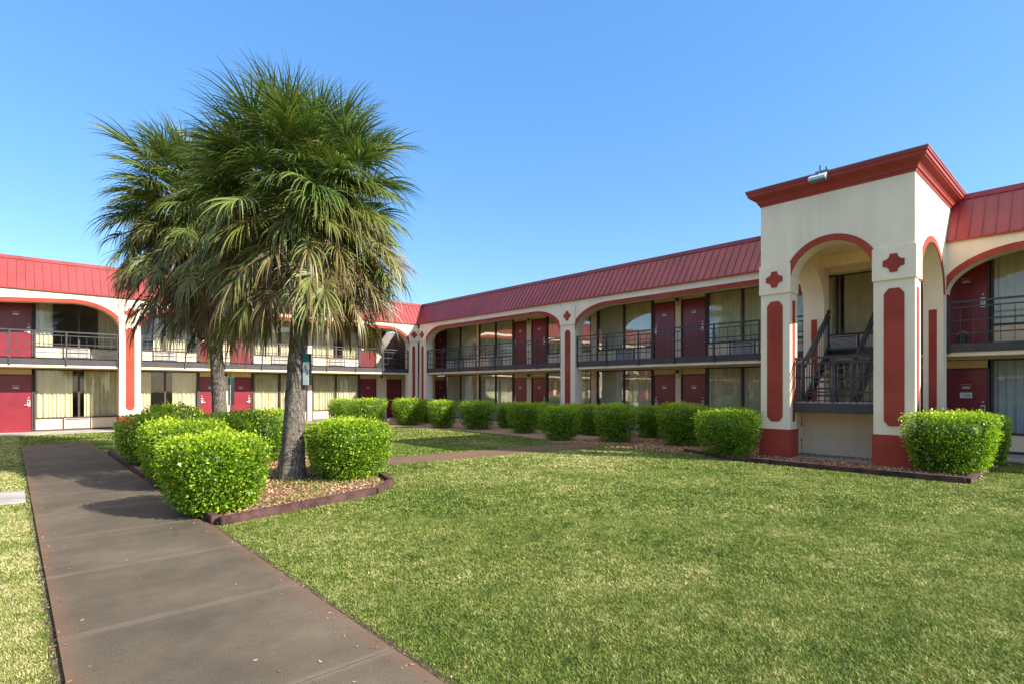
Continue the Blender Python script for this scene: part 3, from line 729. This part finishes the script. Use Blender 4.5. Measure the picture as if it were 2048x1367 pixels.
def stair_rail(v, u0, z0, u1, z1, nb=12):
    mb = MB(); dz = (z1 - z0)
    for h, w_ in ((1.0, .055), (.84, .04), (.12, .035)): mb.bar((u0, v, z0 + h), (u1, v, z1 + h), w_)
    for k in range(1, nb):
        t = k / nb; mb.bar((u0 + (u1 - u0) * t, v, z0 + dz * t + .12), (u0 + (u1 - u0) * t, v, z0 + dz * t + .84), .016)
    o = mb.build('handrail', 'rail', ST)
    for t in (0, 1): MB().bar((u0 + (u1 - u0) * t, v + .04, z0 + dz * t - .1), (u0 + (u1 - u0) * t, v + .04, z0 + dz * t + 1.03), .06).build('railing_post', 'rail', o)
stair_rail(5.12, 14.38, 1.29, 16.12, 2.64); stair_rail(4.04, 14.38, 1.29, 16.12, 2.64)
stair_rail(3.10, 14.38, 1.29, 15.95, .10)
mb = MB(lambda s, d, z: (13.5 - d, s, z))
for z, w_ in ((2.30, .045), (2.17, .035), (1.86, .035), (1.52, .035), (1.33, .02)): mb.box(3.38, 5.01, -w_ / 2, w_ / 2, z - w_ / 2, z + w_ / 2)
for k in range(1, 13): 
    s = 3.38 + k * 1.63 / 13; mb.box(s - .010, s + .010, -.010, .010, 1.285, 2.17)
o = mb.build('landing_railing', 'rail', ST)
for s in (3.42, 4.2, 4.97): MB().box(13.455, 13.48, s - .025, s + .025, 1.10, 2.32).build('railing_post', 'rail', o)

# ------------------------------------------------------------------ hedge bushes
def hedge_mesh(seed, n, leaf, rx, ry, h, taper=.25, rnd=3.2, bumps=.07):
    g = np.random.default_rng(seed)
    def radius(d):   # superellipsoid radius in direction d (unit), centred mid-height
        a = (np.abs(d[:, 0] / rx) ** rnd + np.abs(d[:, 1] / ry) ** rnd + np.abs(d[:, 2] / (h / 2)) ** rnd) ** (-1 / rnd)
        ph = g2
        b = 0
        for i in range(5): b = b + np.sin(d @ ph[i, :3] * (3 + 2.2 * i) + ph[i, 3] * 6) * (1 / (1 + .7 * i))
        return a * (1 + bumps * b / 1.9)
    g2 = np.concatenate([g.normal(0, .7, (5, 3)), g.random((5, 1))], 1)
    def place(p):
        t = np.clip((h / 2 - p[:, 2]) / h, 0, 1)   # 0 at top, 1 at ground
        s = 1 - taper * t ** 1.6
        q = p.copy(); q[:, 0] *= s; q[:, 1] *= s; q[:, 2] += h / 2 + .05; return q
    d = g.normal(size=(n, 3)) / np.array([1, 1, 1.0]); d *= np.array([rx, ry, h / 2]); d /= np.linalg.norm(d, axis=1)[:, None]
    cl = 0
    for i in range(4): cl = cl + np.sin(d @ g.normal(0, 9 + 5 * i, 3) + g.random() * 6) / 2.4
    dep = g.random(n) ** 1.6 * .20 - g.random(n) ** 7 * .09 - np.maximum(cl, 0) * .022
    r = radius(d) - dep
    p = place(d * r[:, None]); p[:, 2] = np.maximum(p[:, 2], .03)
    out = d + np.array([0, 0, .25]); out /= np.linalg.norm(out, axis=1)[:, None]
    ax = g.normal(size=(n, 3)) * .75 + out; ax /= np.linalg.norm(ax, axis=1)[:, None]   # leaf axis
    sd = np.cross(ax, g.normal(size=(n, 3))); sd /= np.linalg.norm(sd, axis=1)[:, None]
    L = leaf * g.uniform(.55, 1.35, n)[:, None]; W = L * .3
    nn = np.cross(ax, sd)
    a0 = p; a1 = p + ax * L * .5 + sd * W + nn * L * .10; a2 = p + ax * L; a3 = p + ax * L * .5 - sd * W + nn * L * .10
    V = np.stack([a0, a1, a2, a3], 1).reshape(-1, 3)
    F = np.arange(4 * n).reshape(-1, 4)
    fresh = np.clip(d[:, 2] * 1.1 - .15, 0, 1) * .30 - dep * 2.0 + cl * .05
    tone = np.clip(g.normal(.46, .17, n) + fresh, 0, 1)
    # dense core so that no light leaks straight through
    m = 1500; k = np.arange(m) + .5; ph_ = np.arccos(1 - 2 * k / m)
    nu, nv = 24, 14
    dirs = np.array([[math.cos(2 * PI * i / nu) * math.sin(PI * j / nv), math.sin(2 * PI * i / nu) * math.sin(PI * j / nv), math.cos(PI * j / nv)] for j in range(nv + 1) for i in range(nu)])
    cp = place(dirs * (radius(dirs) * .66)[:, None]); b0 = len(V)
    cf = np.array([[b0 + j * nu + i, b0 + j * nu + (i + 1) % nu, b0 + (j + 1) * nu + (i + 1) % nu, b0 + (j + 1) * nu + i] for j in range(nv) for i in range(nu)])
    V = np.concatenate([V, cp]); F = np.concatenate([F, cf])
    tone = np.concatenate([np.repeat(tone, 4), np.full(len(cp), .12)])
    return np_mesh('foliage', V, F, M['hedge'], {'tone': tone})
def stem_mesh():
    mb = MB(); 
    for k in range(9):
        a = 2 * PI * k / 9 + random.random(); r = random.uniform(.05, .2)
        mb.tube([(r * math.cos(a), r * math.sin(a), -.02), (r * 1.5 * math.cos(a + .2), r * 1.5 * math.sin(a + .2), .2), (r * 2.4 * math.cos(a), r * 2.4 * math.sin(a), .45)], [.018, .014, .01], 6)
    me = bpy.data.meshes.new('stem'); me.from_pydata(mb.v, [], mb.f); me.materials.append(M['twig']); return me
STEM = stem_mesh()
def bush(x, y, rot, mesh, label, group, sc=(1, 1, 1)):
    r = empty('hedge_bush', (x, y, .02), label, 'hedge bush', group); r.rotation_euler[2] = rot; r.scale = sc
    for nm, me in (('foliage', mesh), ('stem', STEM)):
        o = bpy.data.objects.new(nm, me); C.objects.link(o); o.parent = r
    return r
GC = 'bushes around the palms'
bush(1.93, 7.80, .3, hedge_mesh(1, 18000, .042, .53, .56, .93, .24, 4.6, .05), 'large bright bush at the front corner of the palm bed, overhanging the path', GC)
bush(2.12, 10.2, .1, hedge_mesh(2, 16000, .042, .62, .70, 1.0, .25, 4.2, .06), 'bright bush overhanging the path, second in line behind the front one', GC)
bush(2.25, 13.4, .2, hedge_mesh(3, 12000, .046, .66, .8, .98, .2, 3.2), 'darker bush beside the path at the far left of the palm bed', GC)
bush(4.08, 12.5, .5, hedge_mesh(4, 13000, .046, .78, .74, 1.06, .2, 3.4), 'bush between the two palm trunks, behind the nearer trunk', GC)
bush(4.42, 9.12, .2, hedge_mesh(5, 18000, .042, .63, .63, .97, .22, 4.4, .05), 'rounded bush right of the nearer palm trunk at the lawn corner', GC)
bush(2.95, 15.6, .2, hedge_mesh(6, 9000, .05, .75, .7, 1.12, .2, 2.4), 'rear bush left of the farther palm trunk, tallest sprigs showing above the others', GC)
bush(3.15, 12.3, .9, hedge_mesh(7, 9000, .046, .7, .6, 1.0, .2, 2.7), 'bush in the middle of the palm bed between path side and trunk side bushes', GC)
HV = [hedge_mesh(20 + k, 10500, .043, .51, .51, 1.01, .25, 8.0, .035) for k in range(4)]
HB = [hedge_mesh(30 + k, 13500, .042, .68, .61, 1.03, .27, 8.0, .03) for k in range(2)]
GF = 'clipped hedge bushes in front of the shaded wing'
front = [
 ((11.5, 24.4), HV[0], (1.1, 1, 1), 'half shaded hedge bush before the curtained window, far left end of the row'),
 ((11.65, 22.1), HV[1], (1.25, 1.2, 1.04), 'sunlit wide hedge bush second from the left end of the row'),
 ((12.95, 20.9), HV[2], (1.2, 1.15, 1.05), 'hedge bush with a sunlit yellow top in front of the inner corner piers'),
 ((12.95, 18.4), HV[3], (.95, .95, 1.0), 'narrow shaded hedge bush just right of the inner corner piers'),
 ((13.6, 16.95), HV[0], (1.15, 1.15, 1.0), 'wide shaded hedge bush below the first upper windows of the shaded wing'),
 ((13.65, 14.35), HV[1], (.95, .95, .98), 'hedge bush with a brown bare patch low on its left'),
 ((12.62, 11.62), HV[2], (1.02, 1.02, .95), 'shaded hedge bush in front of the middle pier'),
 ((13.4, 10.10), HV[3], (1.0, 1.0, 1.02), 'shaded hedge bush just right of where the side path ends'),
 ((13.95, 8.22), HV[0], (1.08, 1.08, 1.06), 'shaded hedge bush below the twin doors, left of the sunlit corner one'),
 ((12.45, 6.12), HB[0], (.92, .98, .97), 'hedge bush with sunlit right side beside the left pier of the stair tower'),
 ((13.25, 2.10), HB[1], (1.04, 1.12, 1.02), 'wide bright hedge bush before the right pier of the stair tower'),
]
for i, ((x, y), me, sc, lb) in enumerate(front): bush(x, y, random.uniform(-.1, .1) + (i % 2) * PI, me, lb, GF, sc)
GB = 'back row hedge bushes by the gallery walkway'
back = [((15.2, 24.2), 'dark back row bush in front of the dark red corner door'), ((14.4, 21.6), 'back row bush right of the corner piers'),
        ((14.95, 16.6), 'back row bush between the two wide shaded front bushes'), ((15.35, 14.9), 'back row bush seen left of the middle pier base'),
        ((14.9, 13.0), 'back row bush directly in front of the middle pier'), ((14.75, 12.05), 'dark back row bush just right of the middle pier'),
        ((15.5, 8.55), 'back row bush below the left one of the twin doors'), ((15.28, 10.1), 'back row bush in the gap where the side path reaches the gallery'), ((15.45, 7.3), 'back row bush behind the sunlit bush at the tower'),
        ((15.0, 1.78), 'small dark bush behind the bright one right of the tower')]
for i, ((x, y), lb) in enumerate(back):
    s = .9 if i < 9 else .68
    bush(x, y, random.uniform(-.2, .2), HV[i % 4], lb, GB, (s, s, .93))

# ------------------------------------------------------------------ palms
def frond(g, base, az, el, Lp, Lf, droop, age, nl=36, spread=1.95, mess=.035):
    """one costapalmate fan; returns verts, faces(quads), tone"""
    hd = np.array([math.cos(az), math.sin(az), 0]); z = np.array([0, 0, 1.])
    d0 = hd * math.cos(el) + z * math.sin(el)
    ts = np.linspace(0, 1, 6)[:, None]; sag = droop * .35 * Lp
    pet = base + d0 * Lp * ts - z * sag * ts ** 2
    end = pet[-1]; d = (pet[-1] - pet[-2]); d /= np.linalg.norm(d)
    sd = np.cross(d, z); sd /= np.linalg.norm(sd) + 1e-9; nn = np.cross(sd, d)
    roll = g.normal(0, .25); sd, nn = sd * math.cos(roll) + nn * math.sin(roll), nn * math.cos(roll) - sd * math.sin(roll)
    V = []; F = []; T = []
    # petiole strip (two crossed strips)
    i = 0
    for w in (sd, nn):
        for k, p in enumerate(pet): V += [p - w * .016, p + w * .016]; T += [age * .8 + .1] * 2
        for k in range(5): F.append((i + 2 * k, i + 2 * k + 1, i + 2 * k + 3, i + 2 * k + 2))
        i += 12
    th = np.linspace(-spread, spread, nl) + g.normal(0, mess, nl)
    seg = 6; t = np.linspace(0, 1, seg + 1)
    for a in th:
        q = abs(a) / spread
        b = end + d * .26 * Lf * (1 - q)
        dr = d * math.cos(a) + sd * math.sin(a) + nn * (.22 * math.sin(q * 2.5)) ; dr /= np.linalg.norm(dr)
        l = Lf * (1 - .42 * q * q) * g.uniform(.88 - 1.8 * mess, 1.10)
        dp = droop * g.uniform(.75 - mess * 2, 1.3 + mess * 2)
        # integrate a curve bending towards straight down
        pts = [b]; cur = dr.copy()
        for k in range(seg):
            pts.append(pts[-1] + cur * l / seg)
            cur = cur + np.array([0, 0, -1.]) * dp * (.10 + .62 * ((k + 1) / seg) ** 1.6) ; cur /= np.linalg.norm(cur)
        pts = np.array(pts)
        w = np.cross(dr, nn); w /= np.linalg.norm(w) + 1e-9
        w = w * math.cos(.5) + nn * math.sin(.5) * (1 if g.random() < .5 else -1)
        wd = .0135 * Lf * np.array([.55, 1, 1, .85, .6, .32, .05]) * g.uniform(.8, 1.15)
        s0 = len(V); tn = np.clip(age + g.normal(0, .07 + .4 * mess), 0, 1)
        for k in range(seg + 1):
            V += [pts[k] - w * wd[k], pts[k] + w * wd[k]]
            tt = min(1, tn + (.16 if k >= seg - 1 else 0) * (g.random() < .6)); T += [tt, tt]
        for k in range(seg): F.append((s0 + 2 * k, s0 + 2 * k + 1, s0 + 2 * k + 3, s0 + 2 * k + 2))
    return V, F, T
def palm(base, top, zc, lean_pts, rad, R, seed, label, nf, tw, down=1.):
    g = np.random.default_rng(seed)
    root = empty('palm_tree', base, label, 'palm tree', 'cabbage palms in the bed')
    # trunk
    n = 40; mb = MB(); nr = 26; pts = []; 
    for k in range(n + 1):
        t = k / n; x = base[0] + (top[0] - base[0]) * t ** 1.2; y = base[1] + (top[1] - base[1]) * t ** 1.2; z = -.03 + (zc - .1) * t
        r = tw / 2 * (1.13 - .35 * min(1, t * 1.4) + .30 * max(0, 1 - t * 6)) 
        for j in range(nr):
            a = 2 * PI * j / nr
            rr = r * (1 + .012 * math.sin(z * 23 + 3 * math.sin(a * 2)) + .022 * g.normal())
            mb.v.append((x + rr * math.cos(a), y + rr * math.sin(a), z))
    for k in range(n):
        for j in range(nr): mb.f.append((k * nr + j, k * nr + (j + 1) % nr, (k + 1) * nr + (j + 1) % nr, (k + 1) * nr + j))
    mb.build('trunk', 'bark', root, smooth=True)
    # old leaf bases
    bt = MB()
    for k in range(46):
        a = k * 2.4; z = zc - 1.15 + 1.2 * k / 46; t = z / zc
        x = base[0] + (top[0] - base[0]) * t; y = base[1] + (top[1] - base[1]) * t; r0 = tw * .36
        bt.bar((x + r0 * math.cos(a), y + r0 * math.sin(a), z), (x + (r0 + .16) * math.cos(a), y + (r0 + .16) * math.sin(a), z + .17), .06, .03)
    bt.build('leaf_bases', 'bark', root)
    V = []; F = []; T = []
    c = np.array([top[0], top[1], zc])
    def add(*a, **k):
        nonlocal V, F, T
        v, f, t = frond(g, *a, **k); o = len(V)
        V += v; T += t; F += [tuple(o + i for i in q) for q in f]
    for k in range(nf):
        q = (k + .5) / nf
        az = k * 2.39996 + g.normal(0, .25)
        el = math.asin(min(1, max(-1, 1.0 - 1.12 * q))) + math.radians(g.normal(0, 6)); e_ = math.sin(max(el, 0))
        inner = g.random() < .25
        Lp = R * (1 - .10 * (e_ > .85)) * (g.uniform(.20, .42) if inner else g.uniform(.52, .72)) * (.90 + .20 * math.sin(2 * max(el, 0))); Lf = R * g.uniform(.42, .54) * (.90 + .16 * math.sin(2 * max(el, 0)))
        droop = .21 + .66 * (1 - e_) ** 1.2 + max(0, g.normal(0, .16))
        age = .22 + .18 * q + g.normal(0, .085)
        add(c + np.array([0, 0, .12 - .22 * q]), az, el, Lp, Lf, droop, age, nl=50)
    nd = int(nf * 1.35)
    for k in range(nd):     # hanging old leaves
        q = k / nd; az = k * 2.39996 + g.normal(0, .4); el = math.radians(8 - 48 * q + g.normal(0, 12))
        add(c + np.array([0, 0, -.12 - .40 * q]), az, el, R * g.uniform(.40, .82), R * g.uniform(.32, .48), g.uniform(.9, 2.2), .46 + .44 * q + g.normal(0, .14), nl=38, spread=1.5, mess=.22)
    me = np_mesh('crown', np.array(V), np.array(F), M['frond'], {'tone': np.clip(np.array(T), 0, 1)})
    link('crown', me, root)
    return root
palm((3.60, 9.62, 0), (3.82, 9.46), 4.90, None, None, 1.80, 11, 'nearer palm with a dense drooping crown and white sign box on its trunk', 150, .345)
palm((3.72, 14.35, 0), (3.46, 14.5), 5.72, None, None, 2.02, 12, 'farther palm behind the nearer one, its crown showing to the left', 150, .31)

# sign boxes fastened to the trunks
def sign_box(x, y, rot, z0, z1, label, w=.055):
    r = empty('sign_box', (x, y, z0), label, 'sign box', 'narrow sign boxes fastened to the palm trunks'); r.rotation_euler[2] = rot
    def put(mb, nm, m):
        o = mb.build(nm, m, None); o.parent = r; o.location = (0, 0, 0); return o
    h = z1 - z0
    put(MB().box(-w, w, -.045, .045, 0, h), 'box_body', 'black')
    f = put(MB().box(-w, w, -.052, -.046, .004, h * .74), 'sign_face', 'whiteboard')
    put(MB().box(-w, w, -.0521, -.046, h * .745, h - .002), 'sign_header', 'green')
    put(MB().box(-w * .6, w * .6, -.0535, -.0522, h * .80, h * .92), 'header_mark', 'green')
    mk = MB()
    for k, (a, b, q) in enumerate(((-.3, .1, .60), (-.35, .05, .56), (-.2, .3, .50), (.0, .35, .44), (.05, .5, .38), (.2, .5, .34))): mk.box(a * w * 1.6, b * w * 1.6, -.0532, -.0522, h * q, h * q + .018)
    put(mk, 'sign_print', 'green')
    put(MB().box(-w - .004, w + .004, -.056, .05, h, h + .008), 'box_lid', 'green')
    return r
sign_box(3.775, 9.36, -.93, 1.66, 2.19, 'white and green sign box on the trunk of the nearer palm')
sign_box(3.92, 14.30, -1.35, 1.20, 1.86, 'dark green sign box edge on the right side of the farther palm trunk')

# ------------------------------------------------------------------ camera, light
cam = bpy.data.cameras.new('camera'); co = bpy.data.objects.new('camera', cam); C.objects.link(co)
co.location = (0, 0, 1.6); co.rotation_euler = (PI / 2, 0, -(PI / 2 - A))
cam.sensor_width = 36; cam.lens = 1100 / 2048 * 36; cam.shift_y = (776 - 683.5) / 2048; cam.clip_end = 2000
S.camera = co
sd = Vector((.5, -1, .69)).normalized()
sun = bpy.data.lights.new('sun', 'SUN'); sun.energy = 4.2; sun.angle = math.radians(.5); sun.color = (1, .955, .88)
so = bpy.data.objects.new('sun', sun); C.objects.link(so); so.rotation_euler = sd.to_track_quat('Z', 'Y').to_euler(); so.location = (30, -30, 40)
wd = bpy.data.worlds.new('World'); S.world = wd; wd.use_nodes = True
nt = wd.node_tree; bg = nt.nodes['Background']; sk = nt.nodes.new('ShaderNodeTexSky'); sk.sky_type = 'NISHITA'; sk.sun_disc = False
sk.sun_elevation = math.asin(sd.z); sk.sun_rotation = math.atan2(sd.x, sd.y)
sk.air_density = 1.0; sk.dust_density = .3; sk.ozone_density = 1.3
hs = nt.nodes.new('ShaderNodeHueSaturation'); hs.inputs['Saturation'].default_value = 1.22; nt.links.new(sk.outputs[0], hs.inputs['Color']); blue = mixc(nt, .55, mixc(nt, 1., hs.outputs[0], (.95, .97, 1.0), 'MULTIPLY'), (.38, 1.06, 2.50))
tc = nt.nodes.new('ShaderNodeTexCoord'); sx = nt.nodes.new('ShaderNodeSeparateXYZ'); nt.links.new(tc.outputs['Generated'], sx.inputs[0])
# bright layer added high in the sky, out of view, to fill shaded fronts
fill_veil = math_(nt, 'MULTIPLY', math_(nt, 'SUBTRACT', sx.outputs[2], .58, True), 3.2, True)
fill_veil = math_(nt, 'MULTIPLY', fill_veil, math_(nt, 'ADD', .45, math_(nt, 'MULTIPLY', noise(nt, 2.2, 5, .6, tc.outputs['Generated']), .6), True))
nt.links.new(mixc(nt, fill_veil, blue, (4.3, 4.15, 3.85)), bg.inputs[0]); bg.inputs[1].default_value = .15
S.view_settings.view_transform = 'Standard'; S.view_settings.look = 'None'; S.view_settings.exposure = 1.28; S.view_settings.gamma = 1
S.cycles.max_bounces = 8; S.cycles.transparent_max_bounces = 12
